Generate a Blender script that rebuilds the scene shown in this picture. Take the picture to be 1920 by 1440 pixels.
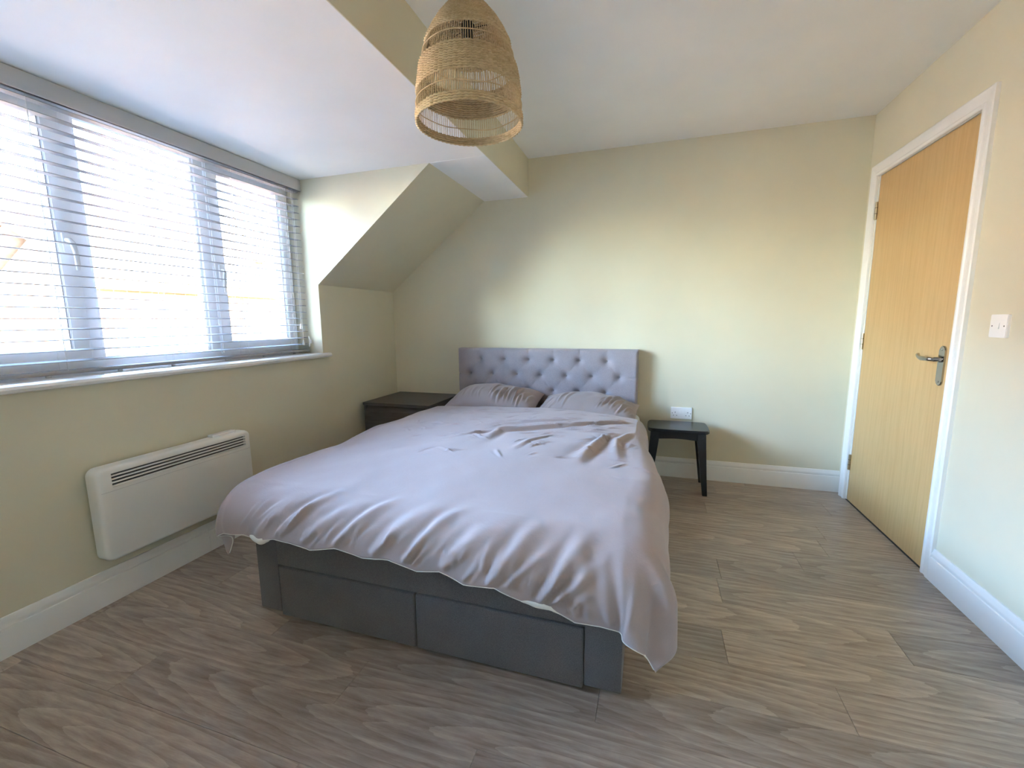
import bpy, bmesh, math, random
import numpy as np
from mathutils import Vector, Matrix, noise

for o in list(bpy.data.objects):
    bpy.data.objects.remove(o)
scene = bpy.context.scene
COL = scene.collection
random.seed(7)

# ---------------------------------------------------------------- camera
cam_data = bpy.data.cameras.new('camera')
cam_data.sensor_width = 36.0
cam_data.lens = 15.288
cam_data.clip_start = 0.02
cam = bpy.data.objects.new('camera', cam_data)
COL.objects.link(cam)
cam.matrix_world = Matrix(((0.952344, -0.035232, 0.302986, 2.17034),
                           (0.304881, 0.140686, -0.941942, -3.37097),
                           (-0.009439, 0.989427, 0.144723, 1.17604),
                           (0, 0, 0, 1)))
scene.camera = cam

# ---------------------------------------------------------------- world and sun
world = bpy.data.worlds.new('sky')
scene.world = world
world.use_nodes = True
wn = world.node_tree
wn.nodes.clear()
sky = wn.nodes.new('ShaderNodeTexSky')
sky.sky_type = 'NISHITA'
sky.sun_disc = False
sky.sun_elevation = math.radians(42)
sky.sun_rotation = math.radians(115)
sky.air_density = 1.0
sky.dust_density = 1.6
sky.ozone_density = 1.0
bg = wn.nodes.new('ShaderNodeBackground')
bg.inputs['Strength'].default_value = 1.0
wo = wn.nodes.new('ShaderNodeOutputWorld')
wn.links.new(sky.outputs[0], bg.inputs[0])
wn.links.new(bg.outputs[0], wo.inputs[0])

sun_data = bpy.data.lights.new('sun', 'SUN')
sun_data.energy = 0.35
sun_data.angle = math.radians(0.6)
sun_data.color = (1.0, 0.90, 0.76)
sun = bpy.data.objects.new('sun', sun_data)
COL.objects.link(sun)
sun.rotation_euler = Vector((-0.62, 0.34, -0.72)).to_track_quat('-Z', 'Y').to_euler()

# guides the renderer's sampling of the sky to the window opening (gives off no light itself)
port = bpy.data.lights.new('window_portal', 'AREA')
port.shape = 'RECTANGLE'
port.size = 2.58
port.size_y = 1.10
port.cycles.is_portal = True
po = bpy.data.objects.new('window_portal', port)
COL.objects.link(po)
po.location = (-0.33, -2.18, 1.52)
po.rotation_euler = Vector((1, 0, 0)).to_track_quat('-Z', 'Y').to_euler()
po.rotation_euler.rotate_axis('Z', 0)

scene.view_settings.view_transform = 'Standard'
scene.view_settings.look = 'None'
scene.view_settings.gamma = 1.0
scene.cycles.max_bounces = 16
scene.cycles.diffuse_bounces = 12
scene.cycles.transparent_max_bounces = 16
scene.view_settings.use_curve_mapping = False
scene.view_settings.exposure = 4.85

# ---------------------------------------------------------------- helpers
def link(name, me, mat, parent=None):
    o = bpy.data.objects.new(name, me)
    COL.objects.link(o)
    if mat is not None and not me.materials:
        me.materials.append(mat)
    if parent is not None:
        o.parent = parent
    return o

def base_of(parent):
    v = Vector((0, 0, 0))
    while parent is not None:
        v += parent.location
        parent = parent.parent
    return v

def build(name, bm, mat, parent=None, smooth=False, recalc=True):
    """bm is in room coordinates; the mesh is stored relative to its parent's base"""
    off = base_of(parent)
    if off.length > 0:
        bmesh.ops.translate(bm, verts=bm.verts[:], vec=-off)
    if recalc:
        bmesh.ops.recalc_face_normals(bm, faces=bm.faces[:])
    me = bpy.data.meshes.new(name)
    bm.to_mesh(me)
    bm.free()
    if smooth:
        me.shade_smooth()
    return link(name, me, mat, parent)

def smooth_by_angle(o, deg=35):
    me = o.data
    me.shade_smooth()
    bm = bmesh.new()
    bm.from_mesh(me)
    for e in bm.edges:
        if len(e.link_faces) == 2 and e.calc_face_angle(0) > math.radians(deg):
            e.smooth = False
    bm.to_mesh(me)
    bm.free()

def tag(o, label=None, cat=None, group=None, kind=None):
    if label: o['label'] = label
    if cat: o['category'] = cat
    if group: o['group'] = group
    if kind: o['kind'] = kind
    return o

def thing(name, loc, label, cat, group=None, kind=None):
    o = bpy.data.objects.new(name, None)
    o.empty_display_size = 0.05
    COL.objects.link(o)
    o.location = loc
    return tag(o, label, cat, group, kind)

def bx(bm, x0, x1, y0, y1, z0, z1, bev=0.0, seg=2):
    vs = [bm.verts.new(p) for p in ((x0,y0,z0),(x1,y0,z0),(x1,y1,z0),(x0,y1,z0),(x0,y0,z1),(x1,y0,z1),(x1,y1,z1),(x0,y1,z1))]
    fs = [bm.faces.new([vs[i] for i in q]) for q in ((0,3,2,1),(4,5,6,7),(0,1,5,4),(1,2,6,5),(2,3,7,6),(3,0,4,7))]
    if bev > 0:
        es = list({e for f in fs for e in f.edges})
        bmesh.ops.bevel(bm, geom=es, offset=bev, segments=seg, affect='EDGES', profile=0.5)

def box(name, dims, mat, parent=None, bev=0.0, seg=2):
    bm = bmesh.new()
    bx(bm, *dims, bev=bev, seg=seg)
    o = build(name, bm, mat, parent)
    if bev > 0:
        smooth_by_angle(o, 40)
    return o

def prism(bm, pts, axis, a, b):
    """polygon pts extruded along an axis; pts are the two other coordinates in xyz order"""
    def P(p, t):
        return {'x': (t, p[0], p[1]), 'y': (p[0], t, p[1]), 'z': (p[0], p[1], t)}[axis]
    A = [bm.verts.new(P(p, a)) for p in pts]
    B = [bm.verts.new(P(p, b)) for p in pts]
    n = len(pts)
    bm.faces.new(A)
    bm.faces.new(B[::-1])
    for i in range(n):
        bm.faces.new((A[i], B[i], B[(i+1) % n], A[(i+1) % n]))

def tube(bm, path, rad, seg=8, closed=False, cap=True):
    path = [Vector(p) for p in path]
    n = len(path)
    rs = rad if isinstance(rad, (list, tuple)) else [rad] * n
    rings = []
    ref = Vector((0.13, 0.21, 0.97))
    for i, p in enumerate(path):
        if closed:
            t = path[(i+1) % n] - path[i-1]
        else:
            t = path[min(i+1, n-1)] - path[max(i-1, 0)]
        t.normalize()
        u = t.cross(ref)
        if u.length < 1e-3:
            u = t.cross(Vector((1, 0, 0)))
        u.normalize()
        v = t.cross(u)
        rings.append([bm.verts.new(p + rs[i]*(math.cos(2*math.pi*k/seg)*u + math.sin(2*math.pi*k/seg)*v)) for k in range(seg)])
    for i in range(n if closed else n-1):
        a, b = rings[i], rings[(i+1) % n]
        for k in range(seg):
            bm.faces.new((a[k], a[(k+1) % seg], b[(k+1) % seg], b[k]))
    if cap and not closed:
        bm.faces.new(rings[0][::-1])
        bm.faces.new(rings[-1])

def lathe(bm, prof, c, seg=32, close_ends=True):
    rings = []
    for r, z in prof:
        if r < 1e-5:
            rings.append([bm.verts.new((c[0], c[1], c[2]+z))])
        else:
            rings.append([bm.verts.new((c[0]+r*math.cos(2*math.pi*k/seg), c[1]+r*math.sin(2*math.pi*k/seg), c[2]+z)) for k in range(seg)])
    for a, b in zip(rings[:-1], rings[1:]):
        for k in range(seg):
            k2 = (k+1) % seg
            if len(a) == 1 and len(b) == 1: continue
            if len(a) == 1: bm.faces.new((a[0], b[k], b[k2]))
            elif len(b) == 1: bm.faces.new((a[k], b[0], a[k2]))
            else: bm.faces.new((a[k], b[k], b[k2], a[k2]))
    if close_ends:
        for r in (rings[0], rings[-1]):
            if len(r) > 2: bm.faces.new(r)

def rrect(x0, x1, y0, y1, r, seg=6):
    out = []
    for cx, cy, a0 in ((x1-r, y1-r, 0), (x0+r, y1-r, 90), (x0+r, y0+r, 180), (x1-r, y0+r, 270)):
        for k in range(seg+1):
            a = math.radians(a0 + 90*k/seg)
            out.append((cx + r*math.cos(a), cy + r*math.sin(a)))
    return out

def sweep_profile(bm, prof, p0, p1, outward, up=Vector((0, 0, 1))):
    """profile (out, up) swept straight from p0 to p1"""
    p0, p1, outward = Vector(p0), Vector(p1), Vector(outward)
    A = [bm.verts.new(p0 + outward*a + up*b) for a, b in prof]
    B = [bm.verts.new(p1 + outward*a + up*b) for a, b in prof]
    n = len(prof)
    for i in range(n):
        bm.faces.new((A[i], A[(i+1) % n], B[(i+1) % n], B[i]))
    bm.faces.new(A[::-1]); bm.faces.new(B)

# ---------------------------------------------------------------- materials
class N:
    def __init__(self, name):
        self.m = bpy.data.materials.new(name)
        self.m.use_nodes = True
        self.t = self.m.node_tree
        self.t.nodes.clear()
        self.out = self.t.nodes.new('ShaderNodeOutputMaterial')
        self.p = self.t.nodes.new('ShaderNodeBsdfPrincipled')
        self.t.links.new(self.p.outputs[0], self.out.inputs[0])
    def n(self, typ, **kw):
        nd = self.t.nodes.new(typ)
        for k, v in kw.items():
            if k in nd.inputs.keys(): nd.inputs[k].default_value = v
            else: setattr(nd, k, v)
        return nd
    def l(self, a, b):
        self.t.links.new(a, b)
    def set(self, **kw):
        for k, v in kw.items():
            self.p.inputs[k.replace('_', ' ')].default_value = v
    def coords(self, scale=(1, 1, 1), kind='Object', rnd=0.0):
        tc = self.n('ShaderNodeTexCoord')
        mp = self.n('ShaderNodeMapping')
        mp.inputs['Scale'].default_value = scale
        src = tc.outputs[kind]
        if rnd:
            oi = self.n('ShaderNodeObjectInfo')
            mu = self.n('ShaderNodeVectorMath', operation='SCALE')
            mu.inputs[0].default_value = (rnd, rnd*0.37, rnd*0.71)
            self.l(oi.outputs['Random'], mu.inputs['Scale'])
            ad = self.n('ShaderNodeVectorMath', operation='ADD')
            self.l(src, ad.inputs[0]); self.l(mu.outputs[0], ad.inputs[1])
            src = ad.outputs[0]
        self.l(src, mp.inputs['Vector'])
        return mp.outputs[0]
    def noise(self, vec, scale, detail=3, rough=0.5, dist=0.0):
        nd = self.n('ShaderNodeTexNoise')
        nd.inputs['Scale'].default_value = scale
        nd.inputs['Detail'].default_value = detail
        nd.inputs['Roughness'].default_value = rough
        nd.inputs['Distortion'].default_value = dist
        self.l(vec, nd.inputs['Vector'])
        return nd.outputs['Fac']
    def ramp(self, fac, stops):
        nd = self.n('ShaderNodeValToRGB')
        el = nd.color_ramp.elements
        while len(el) < len(stops): el.new(0.5)
        for e, (p, c) in zip(el, stops):
            e.position = p
            e.color = (c[0], c[1], c[2], 1)
        self.l(fac, nd.inputs[0])
        return nd.outputs[0]
    def mix(self, fac, a, b, mode='MIX'):
        nd = self.n('ShaderNodeMix', data_type='RGBA', blend_type=mode)
        for k, v in ((0, fac), (6, a), (7, b)):
            if hasattr(v, 'links') or hasattr(v, 'is_linked'): self.l(v, nd.inputs[k])
            elif isinstance(v, (int, float)): nd.inputs[k].default_value = v
            else: nd.inputs[k].default_value = (v[0], v[1], v[2], 1)
        return nd.outputs[2]
    def bump(self, h, strength=0.2, dist=0.002):
        nd = self.n('ShaderNodeBump')
        nd.inputs['Strength'].default_value = strength
        nd.inputs['Distance'].default_value = dist
        self.l(h, nd.inputs['Height'])
        self.l(nd.outputs[0], self.p.inputs['Normal'])
    def color(self, c):
        if hasattr(c, 'is_linked'): self.l(c, self.p.inputs['Base Color'])
        else: self.p.inputs['Base Color'].default_value = (c[0], c[1], c[2], 1)

def plain(name, c, rough=0.5, metal=0.0, bump=None, spec=0.5, vary=0.0):
    k = N(name)
    k.set(Roughness=rough, Metallic=metal)
    k.p.inputs['Specular IOR Level'].default_value = spec
    v = k.coords()
    if vary:
        f = k.noise(v, 6, 3)
        k.color(k.ramp(f, [(0.3, [a*(1-vary) for a in c]), (0.7, [min(1, a*(1+vary)) for a in c])]))
    else:
        k.color(c)
    if bump:
        k.bump(k.noise(v, bump[0], 4, 0.6), bump[1], bump[2])
    return k.m

def wall_paint(name, c):
    k = N(name)
    k.set(Roughness=0.62)
    k.p.inputs['Specular IOR Level'].default_value = 0.3
    v = k.coords()
    f = k.noise(v, 1.7, 4, 0.55)
    k.color(k.ramp(f, [(0.35, [a*0.975 for a in c]), (0.65, [a*1.025 for a in c])]))
    k.bump(k.noise(v, 260, 3, 0.6), 0.12, 0.0012)
    return k.m

M = {}
M['wall'] = wall_paint('sage_wall_paint', (0.680, 0.645, 0.500))
M['ceil'] = wall_paint('white_ceiling_paint', (0.88, 0.88, 0.87))
M['trim'] = plain('white_gloss_trim', (0.82, 0.82, 0.80), 0.28, vary=0.02)
M['upvc'] = plain('white_upvc', (0.84, 0.85, 0.86), 0.3)
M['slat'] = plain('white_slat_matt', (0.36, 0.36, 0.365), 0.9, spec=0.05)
M['valance'] = plain('pale_grey_valance', (0.50, 0.50, 0.50), 0.5)
M['plastic'] = plain('white_plastic', (0.85, 0.85, 0.84), 0.25)
M['enamel'] = plain('white_heater_enamel', (0.80, 0.80, 0.77), 0.35, bump=(400, 0.05, 0.0005))
M['grey_in'] = plain('grey_heater_inside', (0.10, 0.10, 0.10), 0.6)
M['dark'] = plain('dark_slot', (0.02, 0.02, 0.02), 0.6)
M['rubber'] = plain('grey_gasket', (0.30, 0.30, 0.31), 0.6)
M['chrome'] = plain('satin_chrome', (0.42, 0.415, 0.41), 0.16, 1.0)
M['brass'] = plain('dull_brass', (0.55, 0.48, 0.36), 0.3, 1.0)
M['black_wood'] = plain('black_stained_wood', (0.013, 0.012, 0.013), 0.24, bump=(60, 0.06, 0.001))
M['cord'] = plain('white_cord', (0.75, 0.75, 0.74), 0.7)
M['black_cord'] = plain('black_cord', (0.02, 0.02, 0.02), 0.5)
M['subfloor'] = plain('dark_floor_joint', (0.045, 0.037, 0.03), 0.8)
M['mortar'] = plain('grey_render', (0.42, 0.40, 0.37), 0.9)

def fabric(name, c1, c2, scale=700, bump=0.35, rough=0.9, sheen=0.25, weave=True):
    k = N(name)
    k.set(Roughness=rough)
    k.p.inputs['Specular IOR Level'].default_value = 0.15
    k.p.inputs['Sheen Weight'].default_value = sheen
    k.p.inputs['Sheen Roughness'].default_value = 0.5
    v = k.coords()
    f = k.noise(v, scale, 2, 0.7)
    g = k.noise(v, 9, 3, 0.5)
    col = k.ramp(f, [(0.25, c1), (0.75, c2)])
    col = k.mix(0.10, col, k.ramp(g, [(0.3, [x*0.8 for x in c1]), (0.7, [min(1, x*1.2) for x in c2])]))
    k.color(col)
    k.bump(f, bump, 0.0012)
    return k.m

M['divan'] = fabric('charcoal_divan_fabric', (0.064, 0.059, 0.060), (0.175, 0.163, 0.163), 420, 0.5)
M['headboard'] = fabric('grey_headboard_linen', (0.245, 0.222, 0.250), (0.410, 0.375, 0.405), 420, 0.4)
M['cotton_white'] = fabric('white_cotton', (0.74, 0.72, 0.66), (0.82, 0.80, 0.74), 500, 0.2)

def bed_linen(name, c):
    k = N(name)
    k.set(Roughness=0.75)
    k.p.inputs['Specular IOR Level'].default_value = 0.25
    k.p.inputs['Sheen Weight'].default_value = 0.2
    v = k.coords()
    f = k.noise(v, 900, 2, 0.6)
    cr = k.noise(k.coords((1.0, 1.0, 1.0)), 14, 6, 0.62, 1.6)
    k.color(k.ramp(f, [(0.3, [x*0.94 for x in c]), (0.7, [x*1.06 for x in c])]))
    b1 = k.n('ShaderNodeBump'); b1.inputs['Strength'].default_value = 0.22; b1.inputs['Distance'].default_value = 0.006
    k.l(cr, b1.inputs['Height'])
    b2 = k.n('ShaderNodeBump'); b2.inputs['Strength'].default_value = 0.12; b2.inputs['Distance'].default_value = 0.0008
    k.l(f, b2.inputs['Height']); k.l(b1.outputs[0], b2.inputs['Normal'])
    k.l(b2.outputs[0], k.p.inputs['Normal'])
    return k.m
M['linen'] = bed_linen('mauve_grey_cotton', (0.385, 0.318, 0.312))
M['linen_pillow'] = bed_linen('mauve_grey_pillow_cotton', (0.345, 0.290, 0.286))

def oak_veneer():
    k = N('oak_door_veneer')
    k.set(Roughness=0.34)
    v = k.coords((5.0, 5.0, 0.42))
    w = k.n('ShaderNodeTexWave', wave_type='BANDS', bands_direction='Y', wave_profile='SIN')
    w.inputs['Scale'].default_value = 1.1
    w.inputs['Distortion'].default_value = 11.0
    w.inputs['Detail'].default_value = 5.0
    w.inputs['Detail Scale'].default_value = 0.55
    w.inputs['Detail Roughness'].default_value = 0.66
    k.l(v, w.inputs['Vector'])
    f = k.noise(k.coords((70, 70, 3.0)), 2.4, 5, 0.7, 0.4)
    g = k.noise(k.coords((3, 3, 0.6)), 1.8, 4, 0.6, 0.8)
    base = k.ramp(w.outputs['Fac'], [(0.0, (0.50, 0.315, 0.125)), (0.35, (0.61, 0.41, 0.18)), (0.8, (0.65, 0.44, 0.20)), (1.0, (0.56, 0.36, 0.15))])
    fine = k.ramp(f, [(0.3, (0.49, 0.31, 0.125)), (0.7, (0.63, 0.425, 0.195))])
    col = k.mix(0.70, base, fine)
    col = k.mix(0.25, col, k.ramp(g, [(0.3, (0.56, 0.36, 0.15)), (0.7, (0.70, 0.50, 0.25))]))
    k.color(col)
    k.bump(f, 0.05, 0.0006)
    return k.m
M['oak'] = oak_veneer()

def floor_wood():
    k = N('greige_oak_plank')
    k.p.inputs['Specular IOR Level'].default_value = 0.5
    v1 = k.coords((0.62, 3.0, 1.0), rnd=37.0)
    w = k.n('ShaderNodeTexWave', wave_type='BANDS', bands_direction='Y', wave_profile='SIN')
    w.inputs['Scale'].default_value = 4.2
    w.inputs['Distortion'].default_value = 13.0
    w.inputs['Detail'].default_value = 4.0
    w.inputs['Detail Scale'].default_value = 0.55
    w.inputs['Detail Roughness'].default_value = 0.6
    k.l(v1, w.inputs['Vector'])
    oi0 = k.n('ShaderNodeObjectInfo')
    mr = k.n('ShaderNodeMapRange'); mr.inputs['To Min'].default_value = -0.62; mr.inputs['To Max'].default_value = 0.62
    k.l(oi0.outputs['Random'], mr.inputs['Value'])
    fr_ = k.n('ShaderNodeMath', operation='MULTIPLY'); fr_.inputs[1].default_value = 17.0
    k.l(oi0.outputs['Random'], fr_.inputs[0])
    fr2 = k.n('ShaderNodeMath', operation='FRACT'); k.l(fr_.outputs[0], fr2.inputs[0])
    mr2 = k.n('ShaderNodeMapRange'); mr2.inputs['To Min'].default_value = -0.11; mr2.inputs['To Max'].default_value = 0.11
    k.l(fr2.outputs[0], mr2.inputs['Value'])
    cxy = k.n('ShaderNodeCombineXYZ'); k.l(mr.outputs[0], cxy.inputs[0]); k.l(mr2.outputs[0], cxy.inputs[1])
    tc0 = k.n('ShaderNodeTexCoord')
    ad0 = k.n('ShaderNodeVectorMath', operation='ADD'); k.l(tc0.outputs['Object'], ad0.inputs[0]); k.l(cxy.outputs[0], ad0.inputs[1])
    mp0 = k.n('ShaderNodeMapping'); mp0.inputs['Scale'].default_value = (0.26, 1.9, 1.0); k.l(ad0.outputs[0], mp0.inputs['Vector'])
    rg = k.n('ShaderNodeTexWave', wave_type='RINGS', rings_direction='Z', wave_profile='SAW')
    rg.inputs['Scale'].default_value = 6.0
    rg.inputs['Distortion'].default_value = 3.2
    rg.inputs['Detail'].default_value = 4.0
    rg.inputs['Detail Scale'].default_value = 1.6
    rg.inputs['Detail Roughness'].default_value = 0.6
    k.l(mp0.outputs[0], rg.inputs['Vector'])
    big = k.noise(k.coords((1.5, 5.5, 1.0), rnd=53.0), 1.5, 5, 0.62, 1.4)
    fine = k.noise(k.coords((9.0, 110.0, 1.0), rnd=11.0), 2.0, 4, 0.7)
    streak = k.noise(k.coords((2.4, 19.0, 1.0), rnd=23.0), 1.7, 6, 0.7, 1.0)
    dark, mid, light = (0.150, 0.110, 0.085), (0.330, 0.262, 0.212), (0.640, 0.545, 0.460)
    col = k.ramp(big, [(0.30, dark), (0.50, mid), (0.70, light)])
    col = k.mix(0.40, col, k.ramp(w.outputs['Fac'], [(0.05, [a*1.5 for a in dark]), (0.45, mid), (0.95, [a*0.85 for a in light])]))
    col = k.mix(0.36, col, k.ramp(streak, [(0.34, dark), (0.5, mid), (0.66, light)]))
    col = k.mix(0.22, col, k.ramp(fine, [(0.3, [a*0.7 for a in dark]), (0.7, [a*1.05 for a in light])]))
    col = k.mix(0.26, col, k.ramp(rg.outputs['Fac'], [(0.0, [a*1.15 for a in dark]), (0.4, mid), (1.0, [a*0.95 for a in light])]))
    oi = k.n('ShaderNodeObjectInfo')
    tone = k.ramp(oi.outputs['Random'], [(0.0, (0.86, 0.86, 0.88)), (0.5, (1.0, 1.0, 1.0)), (1.0, (1.12, 1.11, 1.08))])
    col = k.mix(1.0, col, tone, 'MULTIPLY')
    k.color(col)
    rr = k.n('ShaderNodeMapRange')
    rr.inputs['To Min'].default_value = 0.26; rr.inputs['To Max'].default_value = 0.40
    k.l(fine, rr.inputs['Value']); k.l(rr.outputs[0], k.p.inputs['Roughness'])
    k.bump(fine, 0.10, 0.0008)
    return k.m
M['floor'] = floor_wood()

def dark_laminate():
    k = N('dark_brown_laminate')
    k.set(Roughness=0.42)
    f = k.noise(k.coords((3, 60, 60)), 2.0, 4, 0.6)
    k.color(k.ramp(f, [(0.3, (0.062, 0.053, 0.051)), (0.7, (0.098, 0.085, 0.081))]))
    k.bump(f, 0.05, 0.0006)
    return k.m
M['laminate'] = dark_laminate()

def seagrass():
    k = N('woven_seagrass')
    k.set(Roughness=0.75)
    k.p.inputs['Specular IOR Level'].default_value = 0.25
    f = k.noise(k.coords((1, 1, 3)), 45, 4, 0.65)
    g = k.noise(k.coords(), 9, 2, 0.5)
    col = k.ramp(f, [(0.25, (0.36, 0.25, 0.13)), (0.5, (0.58, 0.44, 0.26)), (0.78, (0.74, 0.60, 0.40))])
    col = k.mix(0.25, col, k.ramp(g, [(0.35, (0.48, 0.35, 0.19)), (0.65, (0.70, 0.56, 0.36))]))
    k.color(col)
    k.bump(f, 0.4, 0.001)
    return k.m
M['seagrass'] = seagrass()

def glass():
    k = N('window_glass')
    k.t.nodes.remove(k.p)
    tr = k.n('ShaderNodeBsdfTransparent'); tr.inputs[0].default_value = (0.95, 0.965, 0.96, 1)
    gl = k.n('ShaderNodeBsdfGlossy'); gl.inputs['Roughness'].default_value = 0.02
    lw = k.n('ShaderNodeFresnel'); lw.inputs['IOR'].default_value = 1.3
    mx = k.n('ShaderNodeMixShader')
    k.l(lw.outputs[0], mx.inputs[0]); k.l(tr.outputs[0], mx.inputs[1]); k.l(gl.outputs[0], mx.inputs[2])
    k.l(mx.outputs[0], k.out.inputs[0])
    return k.m
M['glass'] = glass()

def brick_mat(name, axis):
    k = N(name)
    k.set(Roughness=0.9)
    tc = k.n('ShaderNodeTexCoord')
    sp = k.n('ShaderNodeSeparateXYZ'); k.l(tc.outputs['Object'], sp.inputs[0])
    cb = k.n('ShaderNodeCombineXYZ')
    k.l(sp.outputs['Y' if axis == 'x' else 'X'], cb.inputs[0]); k.l(sp.outputs['Z'], cb.inputs[1])
    b = k.n('ShaderNodeTexBrick')
    b.inputs['Scale'].default_value = 1.0
    b.inputs['Brick Width'].default_value = 0.225
    b.inputs['Row Height'].default_value = 0.075
    b.inputs['Mortar Size'].default_value = 0.010
    b.inputs['Color1'].default_value = (0.17, 0.085, 0.045, 1)
    b.inputs['Color2'].default_value = (0.21, 0.11, 0.06, 1)
    b.inputs['Mortar'].default_value = (0.20, 0.17, 0.14, 1)
    k.l(cb.outputs[0], b.inputs['Vector'])
    k.color(b.outputs['Color'])
    return k.m
M['brick'] = brick_mat('orange_brick', 'x')
M['brick_gable'] = brick_mat('orange_gable_brick', 'y')
M['tile'] = plain('grey_brown_roof_tile', (0.13, 0.10, 0.085), 0.8, vary=0.2)
M['fascia'] = plain('orange_wood_fascia', (0.55, 0.26, 0.09), 0.6)
M['paving'] = plain('grey_paving', (0.085, 0.08, 0.075), 0.9, vary=0.1)
M['dish'] = plain('grey_dish_metal', (0.20, 0.19, 0.20), 0.5)
M['far_glass'] = plain('far_window_glass', (0.10, 0.12, 0.15), 0.1)

# ---------------------------------------------------------------- room shell
W = 3.412            # right wall
HC = 2.383           # main ceiling
HL = 2.109           # dormer ceiling and beam soffit
XB = 1.228           # beam face
XS = 0.871           # head of the slope
YR = -3.78           # wall behind the camera
YC, YC2 = -0.898, -3.462   # the two dormer cheeks
HK = 1.428           # knee wall height
XO = -0.30           # outer face of the left wall
SZ = 0.965           # sill top

def struct(name, bm, mat, label, cat, parent=None, smooth=False):
    o = build(name, bm, mat, parent, smooth)
    return tag(o, label, cat, kind='structure')

# floor: dark bed below, planks as pieces of their own
bm = bmesh.new(); bx(bm, 0.0, W, YR, 0.0, -0.10, -0.012)
floor = struct('floor', bm, M['subfloor'], 'grey brown wood plank floor running across the whole room', 'floor')

PW, PL = 0.178, 1.22
plank_cache = {}
def plank_mesh(L, w):
    key = (round(L, 3), round(w, 3))
    if key in plank_cache: return plank_cache[key]
    g, c = 0.00035, 0.0009
    x0, x1, y0, y1 = -L/2+g, L/2-g, -w/2+g, w/2-g
    bot = [(x0,y0,-0.012),(x1,y0,-0.012),(x1,y1,-0.012),(x0,y1,-0.012)]
    midl = [(x0,y0,-c),(x1,y0,-c),(x1,y1,-c),(x0,y1,-c)]
    top = [(x0+c,y0+c,0),(x1-c,y0+c,0),(x1-c,y1-c,0),(x0+c,y1-c,0)]
    f = [(8,9,10,11)]
    for i in range(4):
        j = (i+1) % 4
        f += [(i, j, 4+j, 4+i), (4+i, 4+j, 8+j, 8+i)]
    me = bpy.data.meshes.new('plank')
    me.from_pydata(bot+midl+top, [], f)
    me.materials.append(M['floor'])
    plank_cache[key] = me
    return me

rows = []
ye = -1.872
while ye < 0: ye += PW
k = 0
known = {-1.872: 2.46, -2.05: 2.77, -2.228: 2.05, -1.516: 2.49, -0.982: 3.045}
while ye - k*PW > YR:
    top = ye - k*PW; bot = top - PW
    y1, y0 = min(top, 0.0), max(bot, YR)
    k += 1
    if y1 - y0 < 0.01: continue
    ref = None
    for kk, vv in known.items():
        if abs(bot - kk) < 0.02 or abs(bot + 0.0 - kk) < 0.02: ref = vv
    if ref is None: ref = random.uniform(0, PL)
    s = ref % PL - PL
    while s < W:
        a, b = max(s, 0.0), min(s + PL, W)
        if b - a > 0.02:
            o = bpy.data.objects.new('plank', plank_mesh(b - a, y1 - y0))
            COL.objects.link(o)
            o.parent = floor
            o.location = ((a+b)/2, (y0+y1)/2, 0)
        s += PL

bm = bmesh.new(); bx(bm, XO, W+0.12, 0.0, 0.12, -0.10, HC+0.12)
struct('wall_back', bm, M['wall'], 'sage green end wall behind the padded headboard', 'wall')

# left wall: below the window, the piece beside the dormer at the head end, the piece at the near end
bm = bmesh.new()
bx(bm, XO, 0.0, YC2, YC, -0.10, SZ-0.028)
prism(bm, [(XO, -0.10), (0.0, -0.10), (0.0, HK), (XO, HK-0.24)], 'y', YC, 0.0)
prism(bm, [(XO, -0.10), (0.0, -0.10), (0.0, HK), (XO, HK-0.24)], 'y', YR, YC2)
struct('wall_left', bm, M['wall'], 'low sage green side wall under the window and the sloping ceiling', 'wall')

# slope: two wedges either side of the dormer (their inner ends are the dormer cheeks)
def slope(y0, y1):
    b = bmesh.new()
    prism(b, [(0.0, HK), (XS, HL), (XB-0.02, HL), (XB-0.02, HC+0.10), (XO, HC+0.10), (XO, HK-0.24)], 'y', y0, y1)
    return b
struct('wall_slope', slope(YC, 0.0), M['wall'], 'sage green sloping ceiling and dormer cheek above the bedside chest', 'wall')
struct('wall_slope', slope(YR, YC2), M['wall'], 'sage green sloping ceiling at the near side of the window', 'wall')

# dormer ceiling with the downstand beam
bm = bmesh.new()
bx(bm, XO, XB, YC2, YC, HL, HL+0.06)
bx(bm, XS, XB, YC, 0.0, HL-0.0015, HL+0.06)
bx(bm, XS, XB, YR, YC2, HL-0.0015, HL+0.06)
struct('ceiling_dormer', bm, M['ceil'], 'low white ceiling over the window running on as beam soffit', 'ceiling')
bm = bmesh.new(); bx(bm, XB, XB+0.004, YR, 0.0, HL-0.0015, HC)
struct('ceiling_beam', bm, M['wall'], 'sage upright face of the boxed beam between the two ceilings', 'beam')
bm = bmesh.new(); bx(bm, XB-0.03, W+0.12, YR, 0.0, HC, HC+0.10)
struct('ceiling', bm, M['ceil'], 'high white main ceiling above the pendant lampshade', 'ceiling')

# right wall with the door opening
DY0, DY1, DZ = -1.006, -0.135, 2.0
bm = bmesh.new()
bx(bm, W, W+0.12, DY1, 0.0, -0.10, HC)
bx(bm, W, W+0.12, YR, DY0, -0.10, HC)
bx(bm, W, W+0.12, DY0, DY1, DZ, HC)
struct('wall_right', bm, M['wall'], 'sage green wall holding the oak door and the switch', 'wall')
bm = bmesh.new(); bx(bm, XO, W+0.12, YR-0.12, YR, -0.10, HC+0.12)
struct('wall_rear', bm, M['wall'], 'sage green wall behind the viewer', 'wall')

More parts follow.
